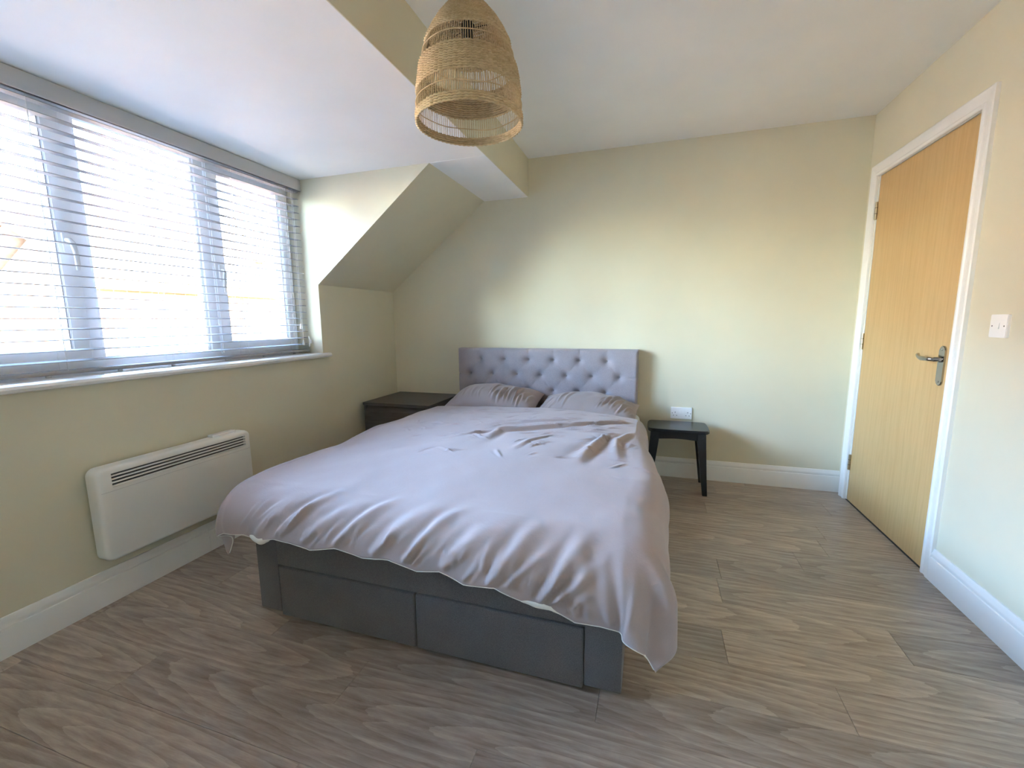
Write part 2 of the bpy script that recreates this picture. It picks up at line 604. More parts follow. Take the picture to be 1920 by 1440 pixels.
# skirting
SK = [(0, 0), (0.018, 0), (0.018, 0.100), (0.0165, 0.106), (0.0125, 0.108), (0.0125, 0.113), (0.0145, 0.119), (0.0135, 0.127), (0.0095, 0.134), (0.0085, 0.141), (0.006, 0.146), (0, 0.146)]
def skirting(name, p0, p1, outw, label, parent=None):
    b = bmesh.new(); sweep_profile(b, SK, p0, p1, outw)
    o = build(name, b, M['trim'], parent)
    smooth_by_angle(o, 30)
    if parent is None: tag(o, label, 'skirting', kind='structure')
    return o
skirting('baseboard_back', (0.0, 0, 0), (W, 0, 0), (0, -1, 0), 'white moulded skirting board along the headboard wall')
bl = skirting('baseboard_left', (0, -0.02, 0), (0, -1.832, 0), (1, 0, 0), 'white moulded skirting board under the window and heater')
skirting('board', (0, -1.8335, 0), (0, YR, 0), (1, 0, 0), None, bl)
skirting('baseboard_right', (W, -1.066, 0), (W, YR, 0), (-1, 0, 0), 'white moulded skirting board beyond the door below the switch')
skirting('baseboard_rear', (W, YR, 0), (0, YR, 0), (0, 1, 0), 'white moulded skirting board behind the viewer')

# ---------------------------------------------------------------- door
door = thing('door_1', (W, -0.58, 0), 'closed oak veneer door in a white architrave', 'door', kind='structure')
LY0, LY1, LZ = -0.997, -0.148, 1.992
box('leaf', (W+0.001, W+0.041, LY0, LY1, 0.006, LZ), M['oak'], door, 0.0015, 1)
bm = bmesh.new()
bx(bm, W-0.001, W+0.11, DY0, LY0-0.003, 0.0, DZ)
bx(bm, W-0.001, W+0.11, LY1+0.003, DY1, 0.0, DZ)
bx(bm, W-0.001, W+0.11, DY0, DY1, LZ+0.003, DZ)
bx(bm, W+0.043, W+0.058, DY0, DY1, 0.0, DZ)
build('lining', bm, M['trim'], door)
box('light_stop_bar', (W-0.002, W+0.11, DY0, DY1, -0.012, 0.0045), M['subfloor'], door)  # added bar under the leaf, blocks outside light leaking in
box('light_stop_panel', (W+0.112, W+0.118, DY0-0.01, DY1+0.01, -0.012, DZ+0.01), M['trim'], door)  # unseen panel added behind the opening to keep outside light out
ARP = [(0, 0), (0.0, 0.012), (0.004, 0.0155), (0.014, 0.0165), (0.020, 0.0120), (0.030, 0.0125), (0.040, 0.0150), (0.050, 0.0185), (0.062, 0.0185), (0.068, 0.0150), (0.068, 0)]
def architrave(inner0, inner1, z0, z1):
    """mitred moulding round the opening: jambs and head"""
    def ring(t, h):
        return [Vector((W-h, inner1+t, z0)), Vector((W-h, inner1+t, z1+t)), Vector((W-h, inner0-t, z1+t)), Vector((W-h, inner0-t, z0))]
    rings = [ring(t, h) for t, h in ARP]
    for s in range(3):
        b = bmesh.new()
        A = [b.verts.new(r[s]) for r in rings]; B = [b.verts.new(r[s+1]) for r in rings]
        for i in range(len(A)-1):
            b.faces.new((A[i], A[i+1], B[i+1], B[i]))
        b.faces.new((A[-1], A[0], B[0], B[-1]))
        b.faces.new(A[::-1]); b.faces.new(B)
        o = build('architrave', b, M['trim'], door)
        smooth_by_angle(o, 25)
architrave(-0.999, -0.128, 0.0, 1.997)
for hz in (1.797, 1.028, 0.254):
    b = bmesh.new()
    tube(b, [(W-0.006, -0.1465, hz-0.05), (W-0.006, -0.1465, hz+0.05)], 0.0065, 10)
    bx(b, W-0.0025, W+0.002, -0.1465, -0.128, hz-0.05, hz+0.05)
    h = build('hinge', b, M['brass'], door)
    b = bmesh.new()
    for dz in (-0.017, 0.017):
        tube(b, [(W-0.006, -0.1465, hz+dz-0.0012), (W-0.006, -0.1465, hz+dz+0.0012)], 0.0069, 10)
    build('knuckle_joint', b, M['dark'], h)
# lever handle on its long plate
b = bmesh.new()
prism(b, rrect(-0.956, -0.914, 0.866, 1.046, 0.0205, 8), 'x', W-0.0065, W+0.002)
bmesh.ops.bevel(b, geom=[e for e in b.edges if all(abs(v.co.x-(W-0.0065)) < 1e-5 for v in e.verts)], offset=0.003, segments=2, affect='EDGES')
plate = build('handle_plate', b, M['chrome'], door)
smooth_by_angle(plate, 40)
b = bmesh.new()
lathe(b, [(0.0, 0), (0.0135, 0), (0.0135, 0.006), (0.0105, 0.012), (0.0095, 0.03), (0.0, 0.034)], (0, 0, 0), 20)
bmesh.ops.rotate(b, verts=b.verts[:], cent=(0, 0, 0), matrix=Matrix.Rotation(-math.pi/2, 3, 'Y'))
bmesh.ops.translate(b, verts=b.verts[:], vec=(W-0.005, -0.935, 0.985))
X0 = W-0.044
tube(b, [(W-0.02, -0.935, 0.985), (W-0.036, -0.9345, 0.985), (X0-0.001, -0.928, 0.985), (X0-0.002, -0.917, 0.984), (X0-0.002, -0.900, 0.983), (X0-0.002, -0.885, 0.984), (X0-0.002, -0.870, 0.984), (X0-0.002, -0.855, 0.986), (X0, -0.838, 0.991), (X0+0.004, -0.824, 0.997), (X0+0.010, -0.816, 1.000)],
     [0.0088, 0.0090, 0.0092, 0.0088, 0.0078, 0.0105, 0.0108, 0.0090, 0.0082, 0.0078, 0.0055], 14)
lev = build('lever', b, M['chrome'], plate, smooth=True)
for z in (1.028, 0.884):
    b = bmesh.new()
    lathe(b, [(0.0, 0.0), (0.0042, 0.0), (0.0036, 0.0016), (0.0, 0.002)], (0, 0, 0), 12)
    bmesh.ops.rotate(b, verts=b.verts[:], cent=(0, 0, 0), matrix=Matrix.Rotation(-math.pi/2, 3, 'Y'))
    bmesh.ops.translate(b, verts=b.verts[:], vec=(W-0.0063, -0.935, z))
    build('screw', b, M['chrome'], plate, smooth=True)

# ---------------------------------------------------------------- window
win = thing('window_1', (-0.235, -2.18, SZ), 'wide white framed window behind the slatted blind with an unseen fourth pane added for daylight', 'window', kind='structure')
FX0, FX1 = -0.275, -0.205
ZB, ZT = SZ, HL
def ring_frame(name, y0, y1, z0, z1, t, x0, x1, mat, parent, bev=0.004):
    b = bmesh.new()
    o = [(y0, z0), (y1, z0), (y1, z1), (y0, z1)]
    i = [(y0+t, z0+t), (y1-t, z0+t), (y1-t, z1-t), (y0+t, z1-t)]
    A = [b.verts.new((x1, *p)) for p in o]; B = [b.verts.new((x1, *p)) for p in i]
    A2 = [b.verts.new((x0, *p)) for p in o]; B2 = [b.verts.new((x0, *p)) for p in i]
    for k in range(4):
        j = (k+1) % 4
        b.faces.new((A[k], A[j], B[j], B[k])); b.faces.new((A2[k], B2[k], B2[j], A2[j]))
        b.faces.new((A[k], A2[k], A2[j], A[j])); b.faces.new((B[k], B[j], B2[j], B2[k]))
    bmesh.ops.recalc_face_normals(b, faces=b.faces[:])
    if bev:
        es = [e for e in b.edges if all(abs(v.co.x-x1) < 1e-6 for v in e.verts) and e.calc_face_angle(0) > 0.5]
        bmesh.ops.bevel(b, geom=es, offset=bev, segments=2, affect='EDGES')
    o = build(name, b, mat, parent)
    smooth_by_angle(o, 30)
    return o
fr = ring_frame('frame', YC2, YC, ZB, ZT, 0.050, FX0, FX1, M['upvc'], win)
for ym in (-1.500, -2.085, -2.724):
    box('mullion', (FX0, FX1, ym-0.032, ym+0.032, ZB+0.050, ZT-0.050), M['upvc'], win, 0.004)
lights = [(-1.468, -0.948, True), (-2.053, -1.532, False), (-2.692, -2.117, True), (-3.412, -2.756, False)]  # last light lies out of view, added to let in more daylight
for y0, y1, opens in lights:
    z0, z1 = ZB+0.050, ZT-0.050
    if opens:
        s = ring_frame('sash', y0-0.016, y1+0.016, z0-0.014, z1+0.014, 0.068, FX0+0.01, FX1+0.016, M['upvc'], win, 0.006)
        g = ring_frame('gasket', y0-0.016+0.068-0.001, y1+0.016-0.068+0.001, z0+0.053, z1-0.053, 0.004, FX0+0.03, FX1+0.010, M['rubber'], s, 0)
        box('pane', (FX0+0.030, FX0+0.034, y0+0.040, y1-0.040, z0+0.042, z1-0.042), M['glass'], win)
    else:
        s = ring_frame('glazing_bead', y0, y1, z0, z1, 0.016, FX0+0.02, FX1-0.010, M['upvc'], win, 0.004)
        box('pane', (FX0+0.030, FX0+0.034, y0+0.006, y1-0.006, z0+0.006, z1-0.006), M['glass'], win)
def sash_handle(y, z, d):
    b = bmesh.new()
    prism(b, rrect(y-0.014, y+0.014, z-0.045, z+0.045, 0.008, 4), 'x', FX1+0.014, FX1+0.026)
    h = build('handle_base', b, M['plastic'], win); smooth_by_angle(h, 40)
    b = bmesh.new()
    tube(b, [(FX1+0.02, y, z+0.012), (FX1+0.042, y, z+0.010), (FX1+0.050, y+0.004*d, z), (FX1+0.052, y+0.010*d, z-0.040), (FX1+0.050, y+0.012*d, z-0.090), (FX1+0.048, y+0.012*d, z-0.112)], [0.011, 0.010, 0.010, 0.009, 0.0085, 0.006], 10)
    build('handle_grip', b, M['plastic'], h, smooth=True)
sash_handle(-2.138, 1.515, 1)
sash_handle(-1.447, 1.46, -1)
# sill board
b = bmesh.new()
prism(b, [(FX1-0.03, SZ-0.028), (0.034, SZ-0.028), (0.043, SZ-0.024), (0.047, SZ-0.014), (0.043, SZ-0.004), (0.034, SZ), (FX1-0.03, SZ)], 'y', YC2+0.001, YC-0.001)
prism(b, [(0.0005, SZ-0.028), (0.034, SZ-0.028), (0.043, SZ-0.024), (0.047, SZ-0.014), (0.043, SZ-0.004), (0.034, SZ), (0.0005, SZ)], 'y', YC-0.001, YC+0.036)
prism(b, [(0.0005, SZ-0.028), (0.034, SZ-0.028), (0.043, SZ-0.024), (0.047, SZ-0.014), (0.043, SZ-0.004), (0.034, SZ), (0.0005, SZ)], 'y', YC2-0.036, YC2+0.001)
s = build('sill', b, M['trim'], win); smooth_by_angle(s, 40)

# ---------------------------------------------------------------- blind
BY0, BY1 = YC2+0.008, YC-0.008
BXM = -0.128
blind = thing('venetian_blind', (BXM, -1.82, 0.9655), 'white wood slat venetian blind hanging open across the window', 'blind')
b = bmesh.new()
bx(b, -0.092, -0.080, BY0, BY1, 2.034, 2.106)
bx(b, -0.165, -0.092, BY1-0.012, BY1, 2.034, 2.106)
bx(b, -0.165, -0.092, BY0, BY0+0.012, 2.034, 2.106)
bx(b, -0.0925, -0.0770, BY0-0.0, BY1+0.0, 2.034, 2.042)
v = build('valance', b, M['valance'], blind)
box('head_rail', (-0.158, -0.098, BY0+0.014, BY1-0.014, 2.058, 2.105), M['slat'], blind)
sl_len = BY1 - BY0 - 0.006
def slat_mesh():
    b = bmesh.new()
    prof = []
    for t in (-1, -0.5, 0, 0.5, 1):
        prof.append((0.025*t, 0.0017*(1-t*t)+0.0013))
    for t in (1, 0.5, 0, -0.5, -1):
        prof.append((0.025*t, 0.0017*(1-t*t)-0.0013))
    prism(b, prof, 'y', -sl_len/2, sl_len/2)
    bmesh.ops.recalc_face_normals(b, faces=b.faces[:])
    me = bpy.data.meshes.new('slat'); b.to_mesh(me); b.free()
    me.materials.append(M['slat'])
    return me
SM = slat_mesh()
nsl = 0
for k in range(24):
    z = 1.0275 + 0.0435*k
    if z > 2.05: break
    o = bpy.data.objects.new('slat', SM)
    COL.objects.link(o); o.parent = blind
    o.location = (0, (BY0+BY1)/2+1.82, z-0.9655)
    o.rotation_euler = (0, math.radians(4.0+random.uniform(-0.8, 0.8)), 0)
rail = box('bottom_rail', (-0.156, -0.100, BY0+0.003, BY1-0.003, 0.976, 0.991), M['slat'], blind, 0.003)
cords_y = (-1.264, -1.517, -1.809, -2.042, -2.292, -2.55, -2.8, -3.05, -3.3, -1.02)
for cy in cords_y:
    b = bmesh.new()
    lathe(b, [(0, 0), (0.008, 0), (0.009, 0.004), (0.006, 0.0105), (0, 0.0105)], (-0.128, cy, 0.9657), 12)
    build('rail_button', b, M['plastic'], rail, smooth=True)
for cy in (-1.02, -1.40, -1.82, -2.24, -2.62, -3.0, -3.38):
    b = bmesh.new()
    for xx in (-0.155, -0.101):
        tube(b, [(xx, cy, 0.99), (xx, cy, 2.06)], 0.0008, 5)
    tube(b, [(-0.128, cy+0.012, 0.99), (-0.128, cy+0.012, 2.06)], 0.0007, 5)
    build('ladder_cord', b, M['cord'], blind)
# pull cords with tassels
for cy, zt, xx in ((-0.988, 1.149, -0.086), (-0.972, 1.04, -0.090)):
    b = bmesh.new()
    tube(b, [(xx, cy, 2.04), (xx+0.001, cy+0.002, 1.6), (xx, cy, zt+0.015)], 0.0009, 5)
    pc = build('pull_cord', b, M['cord'], blind)
    b = bmesh.new()
    lathe(b, [(0, 0.020), (0.0035, 0.018), (0.005, 0.008), (0.0085, -0.010), (0.0075, -0.016), (0, -0.018)], (xx, cy, zt), 14)
    build('tassel', b, M['plastic'], pc, smooth=True)
# cord cleat on the dormer cheek
cl = thing('cord_cleat', (-0.094, YC, 1.045), 'small white cord cleat on the dormer cheek beside the blind', 'cleat')
b = bmesh.new()
bx(b, -0.100, -0.088, YC-0.016, YC, 1.030, 1.060, 0.002)
build('post', b, M['plastic'], cl)
for d in (1, -1):
    b = bmesh.new()
    tube(b, [(-0.094, YC-0.013, 1.045+0.006*d), (-0.094, YC-0.017, 1.045+0.020*d), (-0.094, YC-0.020, 1.045+0.036*d)], [0.005, 0.0045, 0.003], 8)
    build('horn', b, M['plastic'], cl, smooth=True)

# ---------------------------------------------------------------- heater
ht = thing('panel_heater', (0.06, -1.953, 0.207), 'white electric panel heater on the wall below the window', 'heater')
HY0, HY1, HZ0, HZ1 = -2.305, -1.600, 0.207, 0.600
GY0, GY1, GZ0, GZ1 = -2.253, -1.634, 0.516, 0.573
def heater_case():
    b = bmesh.new()
    # front face as a ring round the grille opening, then rounded edge to the sides
    outs = []
    for inset, x in ((0.0, 0.028), (0.0, 0.072), (0.0025, 0.083), (0.008, 0.089), (0.015, 0.091)):
        r = 0.032 - inset*0.8
        pts = rrect(HY0+inset, HY1-inset, HZ0+inset, HZ1-inset, r, 8)
        outs.append([b.verts.new((x, *p)) for p in pts])
    n = len(outs[0])
    for a, c in zip(outs[:-1], outs[1:]):
        for k in range(n):
            b.faces.new((a[k], a[(k+1) % n], c[(k+1) % n], c[k]))
    b.faces.new(outs[0][::-1])
    hole = [b.verts.new((0.091, *p)) for p in ((GY1, GZ1), (GY0, GZ1), (GY0, GZ0), (GY1, GZ0))]
    inner = [b.verts.new((0.074, *p)) for p in ((GY1, GZ1), (GY0, GZ1), (GY0, GZ0), (GY1, GZ0))]
    m = n//4
    L = outs[-1]
    for q in range(4):
        arc = L[q*m:(q+1)*m]
        mid = m//2
        for k in range(len(arc)-1):
            b.faces.new((hole[q], arc[k], arc[k+1]))
        nxt = L[((q+1)*m) % n]
        b.faces.new((hole[q], arc[-1], nxt, hole[(q+1) % 4]))
    for q in range(4):
        j = (q+1) % 4
        b.faces.new((hole[q], hole[j], inner[j], inner[q]))
    return b
hc = build('case', heater_case(), M['enamel'], ht)
smooth_by_angle(hc, 50)
box('grille_back', (0.0735, 0.0742, GY0, GY1, GZ0, GZ1), M['grey_in'], ht)
for q in range(4):
    zc = GZ1 - 0.0105 - q*0.0142
    b = bmesh.new()
    prism(b, [(0.0835, zc-0.0020), (0.0835, zc+0.0030), (0.0890, zc+0.0026), (0.0908, zc+0.0008), (0.0908, zc-0.0026), (0.0890, zc-0.0030)], 'y', GY0, GY1)
    build('louvre', b, M['enamel'], ht)
box('panel_seam', (0.0905, 0.0912, HY0+0.012, HY1-0.012, 0.4997, 0.5010), M['valance'], ht)
bm = bmesh.new()
bx(bm, 0.030, 0.066, -1.795, -1.665, 0.599, 0.6125, 0.003)
build('control_cap', bm, M['plastic'], ht)
for yy in (-2.14, -1.76):
    box('wall_bracket', (0.0, 0.029, yy-0.015, yy+0.015, 0.26, 0.56), M['enamel'], ht)

# ---------------------------------------------------------------- bed
BX0, BX1, BYF, BYH = 0.690, 2.118, -2.137, -0.112
bed = thing('divan_bed', ((BX0+BX1)/2, -1.12, 0), 'charcoal fabric divan bed with two drawers at its foot end', 'bed')
BASE_T = 0.335
# carcass: solid behind, frame round the two drawers at the foot
bm = bmesh.new()
bx(bm, BX0, BX1, BYF+0.03, BYH, 0.028, BASE_T, 0.006)
bx(bm, BX0, 0.797, BYF, BYF+0.04, 0.028, BASE_T, 0.005)
bx(bm, 2.002, BX1, BYF, BYF+0.04, 0.028, BASE_T, 0.005)
bx(bm, 0.790, 2.010, BYF+0.001, BYF+0.04, 0.231, BASE_T, 0.003)
cc = build('divan_base', bm, M['divan'], bed)
smooth_by_angle(cc, 40)
for x0, x1 in ((0.800, 1.4035), (1.4085, 1.999)):
    box('drawer', (x0, x1, BYF-0.004, BYF+0.03, 0.018, 0.227), M['divan'], bed, 0.006, 3)
for x, y in ((0.735, -2.075), (2.07, -2.075), (0.735, -0.2), (2.07, -0.2), (1.4, -1.2)):
    b = bmesh.new()
    lathe(b, [(0, 0), (0.022, 0), (0.026, 0.004), (0.026, 0.022), (0.018, 0.029), (0, 0.029)], (x, y, 0.0), 18)
    build('foot', b, M['plastic'], bed, smooth=True)
# headboard with deep buttons
HX0, HX1, HTOP, HBOT = 0.655, 2.082, 0.956, 0.30
BTN = [(0.853, 0.871), (1.052, 0.871), (1.252, 0.870), (1.451, 0.870), (1.653, 0.869), (1.855, 0.867),
       (0.756, 0.751), (0.952, 0.751), (1.153, 0.751), (1.352, 0.750), (1.550, 0.750), (1.749, 0.750), (1.950, 0.749),
       (0.855, 0.632), (1.052, 0.632), (1.252, 0.632), (1.450, 0.631), (1.650, 0.631), (1.850, 0.631),
       (0.756, 0.512), (0.952, 0.512), (1.153, 0.512), (1.352, 0.512), (1.550, 0.512), (1.749, 0.512), (1.950, 0.512)]
PLEATS = []
for i, a in enumerate(BTN):
    for c in BTN[i+1:]:
        if abs(abs(a[1]-c[1])-0.12) < 0.02 and abs(a[0]-c[0]) < 0.13: PLEATS.append((a, c, 0.30))
for x, z in BTN[:6]: PLEATS.append(((x, z), (x+0.004, HTOP), 0.42))
PLEATS.append((BTN[6], (HX0, 0.749), 0.35)); PLEATS.append((BTN[12], (HX1, 0.747), 0.25))
def hb_depth(x, z):
    d = 0.0
    for bxx, bz in BTN:
        r2 = (x-bxx)**2 + (z-bz)**2
        if r2 < 0.02:
            d = max(d, 0.036*math.exp(-math.sqrt(r2)/0.016) + 0.013*math.exp(-r2/0.0018))
    for (ax, az), (cx, cz), s in PLEATS:
        vx, vz = cx-ax, cz-az
        L2 = vx*vx+vz*vz
        t = max(0, min(1, ((x-ax)*vx+(z-az)*vz)/L2))
        q = math.hypot(x-ax-t*vx, z-az-t*vz)
        if q < 0.03:
            d = max(d, s*0.022*math.exp(-q/0.0075))
    e = min(x-HX0, HX1-x, HTOP-z, 0.2)
    edge = 0.0
    if e < 0.022: edge = 0.020*(1-math.sqrt(max(0, 1-((0.022-e)/0.022)**2)))
    return d + edge
bm = bmesh.new()
nx, nz = 238, 104
YF = -0.110
grid = []
for j in range(nz+1):
    z = HBOT + (HTOP-HBOT)*j/nz
    grid.append([])
    for i in range(nx+1):
        x = HX0 + (HX1-HX0)*i/nx
        grid[-1].append(bm.verts.new((x, YF + hb_depth(x, z), z)))
for j in range(nz):
    for i in range(nx):
        bm.faces.new((grid[j][i], grid[j][i+1], grid[j+1][i+1], grid[j+1][i]))
border = [grid[0][i] for i in range(nx+1)] + [grid[j][nx] for j in range(1, nz+1)] + [grid[nz][i] for i in range(nx-1, -1, -1)] + [grid[j][0] for j in range(nz-1, 0, -1)]
back = [bm.verts.new((v.co.x, -0.020, v.co.z)) for v in border]
for i in range(len(border)):
    j = (i+1) % len(border)
    bm.faces.new((border[j], border[i], back[i], back[j]))
bm.faces.new(back)
hb = build('headboard', bm, M['headboard'], bed)
smooth_by_angle(hb, 60)
for x, z in BTN[:19]:
    b = bmesh.new()
    lathe(b, [(0, 0), (0.0085, 0), (0.0078, 0.003), (0.005, 0.0052), (0, 0.006)], (0, 0, 0), 12)
    bmesh.ops.rotate(b, verts=b.verts[:], cent=(0, 0, 0), matrix=Matrix.Rotation(math.pi/2, 3, 'X'))
    bmesh.ops.translate(b, verts=b.verts[:], vec=(x, YF+0.0400, z))
    build('button', b, M['headboard'], hb, smooth=True)
for x in (0.95, 1.82):
    box('headboard_strut', (x-0.03, x+0.03, -0.10, -0.045, 0.02, 0.31), M['black_wood'], bed)

mat_ = thing('mattress', ((BX0+BX1)/2, -1.12, BASE_T), 'white mattress on the divan hidden under the duvet', 'mattress')
box('ticking', (BX0+0.012, BX1-0.012, BYF+0.014, BYH-0.004, BASE_T+0.001, 0.492), M['cotton_white'], mat_, 0.04, 4)

def sheet_object(name, A, mat, parent, thick=0.0, closed=None):
    n0, n1 = A.shape[:2]
    verts = A.reshape(-1, 3)
    f = []
    for j in range(n0-1):
        for i in range(n1-1):
            f.append((j*n1+i, (j+1)*n1+i, (j+1)*n1+i+1, j*n1+i+1))
    off = np.array(base_of(parent))
    me = bpy.data.meshes.new(name)
    me.from_pydata((verts-off).tolist(), [], f)
    me.shade_smooth()
    return link(name, me, mat, parent)

# ---------------------------------------------------------------- duvet
def smooth01(t):
    t = np.clip(t, 0, 1)
    return t*t*(3-2*t)

ROLL = np.array([(0.0, 0.0), (0.05, -0.006), (0.095, -0.024), (0.130, -0.060), (0.147, -0.105), (0.149, -0.150), (0.140, -0.195), (0.126, -0.240), (0.114, -0.285), (0.110, -0.34), (0.110, -0.60)])
_seg = np.r_[0, np.cumsum(np.hypot(*np.diff(ROLL, axis=0).T))]
_fine = np.linspace(-0.12, _seg[-1], 600)
_cx = np.where(_fine < 0, _fine, np.interp(_fine, _seg, ROLL[:, 0])); _cz = np.interp(_fine, _seg, ROLL[:, 1])
_k = np.exp(-np.linspace(-2, 2, 61)**2); _k /= _k.sum()
_cx = np.convolve(np.pad(_cx, 30, 'edge'), _k, 'valid'); _cz = np.convolve(np.pad(_cz, 30, 'edge'), _k, 'valid')
_z0, _x0 = np.interp(0, _fine, _cz), np.interp(0, _fine, _cx)
def roll(d):
    return np.interp(d, _fine, _cx)-_x0, np.interp(d, _fine, _cz)-_z0

EX0, EX1, EYF = 0.705, 2.103, -2.132      # lines where the cover starts to roll over the bed edge
rng = np.random.default_rng(11)

def vnoise(x, y, f, seed):
    """smooth value noise on arrays"""
    r = np.random.default_rng(seed).uniform(-1, 1, (64, 64))
    gx, gy = x*f, y*f
    i, j = np.floor(gx).astype(int), np.floor(gy).astype(int)
    fx, fy = smooth01(gx-i), smooth01(gy-j)
    a = r[i % 64, j % 64]; b = r[(i+1) % 64, j % 64]; c = r[i % 64, (j+1) % 64]; d = r[(i+1) % 64, (j+1) % 64]
    return (a*(1-fx)+b*fx)*(1-fy) + (c*(1-fx)+d*fx)*fy

def crease(S, T, pts, amp, w, taper0=0.15, taper1=0.6, skew=0.35):
    """ridge with a valley beside it along a polyline in flat cloth coordinates"""
    pts = np.array(pts, float)
    L = np.r_[0, np.cumsum(np.hypot(*np.diff(pts, axis=0).T))]
    best = np.full(S.shape, 1e9); bu = np.zeros_like(S); bs = np.zeros_like(S)
    for k in range(len(pts)-1):
        a, b = pts[k], pts[k+1]
        v = b-a; l2 = v@v
        t = np.clip(((S-a[0])*v[0]+(T-a[1])*v[1])/l2, 0, 1)
        dx, dy = S-a[0]-t*v[0], T-a[1]-t*v[1]
        q = np.hypot(dx, dy)
        side = (v[0]*dy - v[1]*dx)/math.sqrt(l2)
        m = q < best
        best = np.where(m, q, best); bu = np.where(m, (L[k]+t*math.sqrt(l2))/L[-1], bu); bs = np.where(m, side, bs)
    env = smooth01(bu/taper0)*smooth01((1-bu)/taper1)
    ww = w*(0.45+0.9*bu)
    end = np.exp(-np.maximum(0, np.abs(best)-np.abs(bs))/(0.3*w))
    ridge = np.exp(-(bs/ww)**2) - skew*np.exp(-((bs-1.5*ww)/(0.9*ww))**2) - skew*0.5*np.exp(-((bs+1.6*ww)/(ww))**2)
    return amp*env*ridge*end

def duvet_surface(nu, nv, u0=0.0, u1=1.0, extra=0.0):
    # foot overhang length along the hem, read off left to right
    hx = np.array([0.40, 0.60, 0.74, 0.80, 0.88, 0.95, 1.02, 1.10, 1.20, 1.30, 1.40, 1.50, 1.58, 1.66, 1.76, 1.84, 1.92, 1.99, 2.06, 2.14, 2.25, 2.45])
    hd = np.array([0.262, 0.258, 0.250, 0.238, 0.246, 0.226, 0.230, 0.244, 0.224, 0.246, 0.234, 0.256, 0.240, 0.268, 0.254, 0.288, 0.298, 0.345, 0.336, 0.345, 0.335, 0.330])
    U = np.linspace(u0, u1, nu)[None, :]; V = np.linspace(0, 1, nv)[:, None]
    left = 0.285 + 0.012*np.sin(V*9.0) + 0.006*np.sin(V*23)
    right = 0.330 + 0.016*np.sin(V*8.0+1.0) + 0.008*np.sin(V*21) - 0.055*smooth01((V-0.72)/0.28)
    s0 = EX0 - left; s1 = EX1 + right
    S = s0 + (s1-s0)*U                               # flat across coordinate (equals x on the flat top)
    D = np.interp(S, hx, hd)
    YT = -0.535 - 0.03*(S-1.4) + 0.012*np.sin(S*5)   # head edge
    T1 = EYF - D - extra
    # denser rows near the foot
    VV = np.where(V < 0.6, V*1.12, 0.672 + (V-0.6)*0.82)
    T = YT + (T1-YT)*VV
    a = np.where(S < EX0, S-EX0, np.where(S > EX1, S-EX1, 0.0))
    b = np.where(T < EYF, T-EYF, 0.0)
    d = np.hypot(a, b)
    out, dz = roll(d)
    wl = np.where(S < EX0, np.abs(a)/np.maximum(d, 1e-6), 0.0)
    out = out*(1-0.26*wl)
    near_head = smooth01((T+0.95)/0.35)*np.where(b < 0, 0, 1)
    near_right = smooth01((T+1.75)/0.95)*np.where(b < 0, 0, 1)*np.where(S > EX1, 1, 0)
    out = out*(1-0.45*near_head*np.where(S < EX0, 1, 0))*(1-0.55*near_right)
    corner = smooth01((np.minimum(a, -b)-0.02)/0.16)
    out = out*(1+0.22*corner) + 0.045*corner*smooth01((d-0.24)/0.16)
    with np.errstate(divide='ignore', invalid='ignore'):
        ux = np.where(d > 1e-9, a/d, 0.0); uy = np.where(d > 1e-9, b/d, 0.0)
    X = np.clip(S, EX0, EX1) + ux*out
    Y = np.maximum(T, EYF) + uy*out
    # gently crowned top, falling to the mattress at the head edge
    cxn = np.clip((S-EX0)/(EX1-EX0), 0, 1); cyn = np.clip((T-EYF)/(-0.535-EYF), 0, 1)
    crown = 0.030*(1-np.abs(2*cxn-1)**2.4)*smooth01(cyn/0.30)*1.0
    head = 0.050*(1-np.sqrt(np.clip(1-(1-np.clip((YT-T)/0.055, 0, 1))**2, 0, 1)))
    sidedrop = smooth01((YT-T)/0.10)
    Z = 0.572 + crown - 0.012*smooth01((T+1.0)/0.5) + dz - head
    # lumps of the filling
    H = 0.010*vnoise(S, T, 3.1, 1) + 0.006*vnoise(S+3, T, 6.3, 2) + 0.0022*vnoise(S, T+9, 15.0, 3)
    H = H*(1 - 0.35*smooth01((-d+0.02)/0.02))
    # gathers pulled from the foot hem up and to the right
    g = np.random.default_rng(21)
    heads = [(0.86, .16, .22, .8, .030), (0.955, .20, .26, 1.2, .017), (0.975, .12, .17, .9, .012), (1.06, .22, .21, 1.0, .022), (1.10, .10, .14, .6, .010), (1.19, .21, .27, 1.35, .021), (1.215, .15, .16, .7, .011), (1.33, .23, .24, 1.0, .030),
             (1.445, .20, .28, 1.3, .020), (1.475, .13, .17, .8, .012), (1.58, .21, .21, .9, .026), (1.65, .10, .13, .6, .011), (1.735, .17, .27, 1.15, .024), (1.78, .18, .18, .8, .013), (1.885, .15, .28, 1.5, .021), (1.905, .20, .21, 1.1, .015), (1.955, .10, .12, .6, .010)]
    for x, dxx, up, am, wd in heads:
        base = EYF - np.interp(x, hx, hd)
        H = H + crease(S, T, [(x, base+0.004), (x+dxx*.42+g.uniform(-.012, .012), base+up*.42), (x+dxx, base+up*1.0)], 0.0100*am, wd, 0.10, 0.75, 0.5)
    for q in range(70):
        x = g.uniform(0.78, 2.0); base = EYF - np.interp(x, hx, hd)
        y0 = base + g.uniform(0.0, 0.06); up = g.uniform(0.04, 0.12); sl = g.uniform(0.2, 1.0)
        H = H + crease(S, T, [(x, y0), (x+sl*up, y0+up)], g.uniform(.002, .0055), g.uniform(.005, .010), 0.2, 0.5, 0.4)
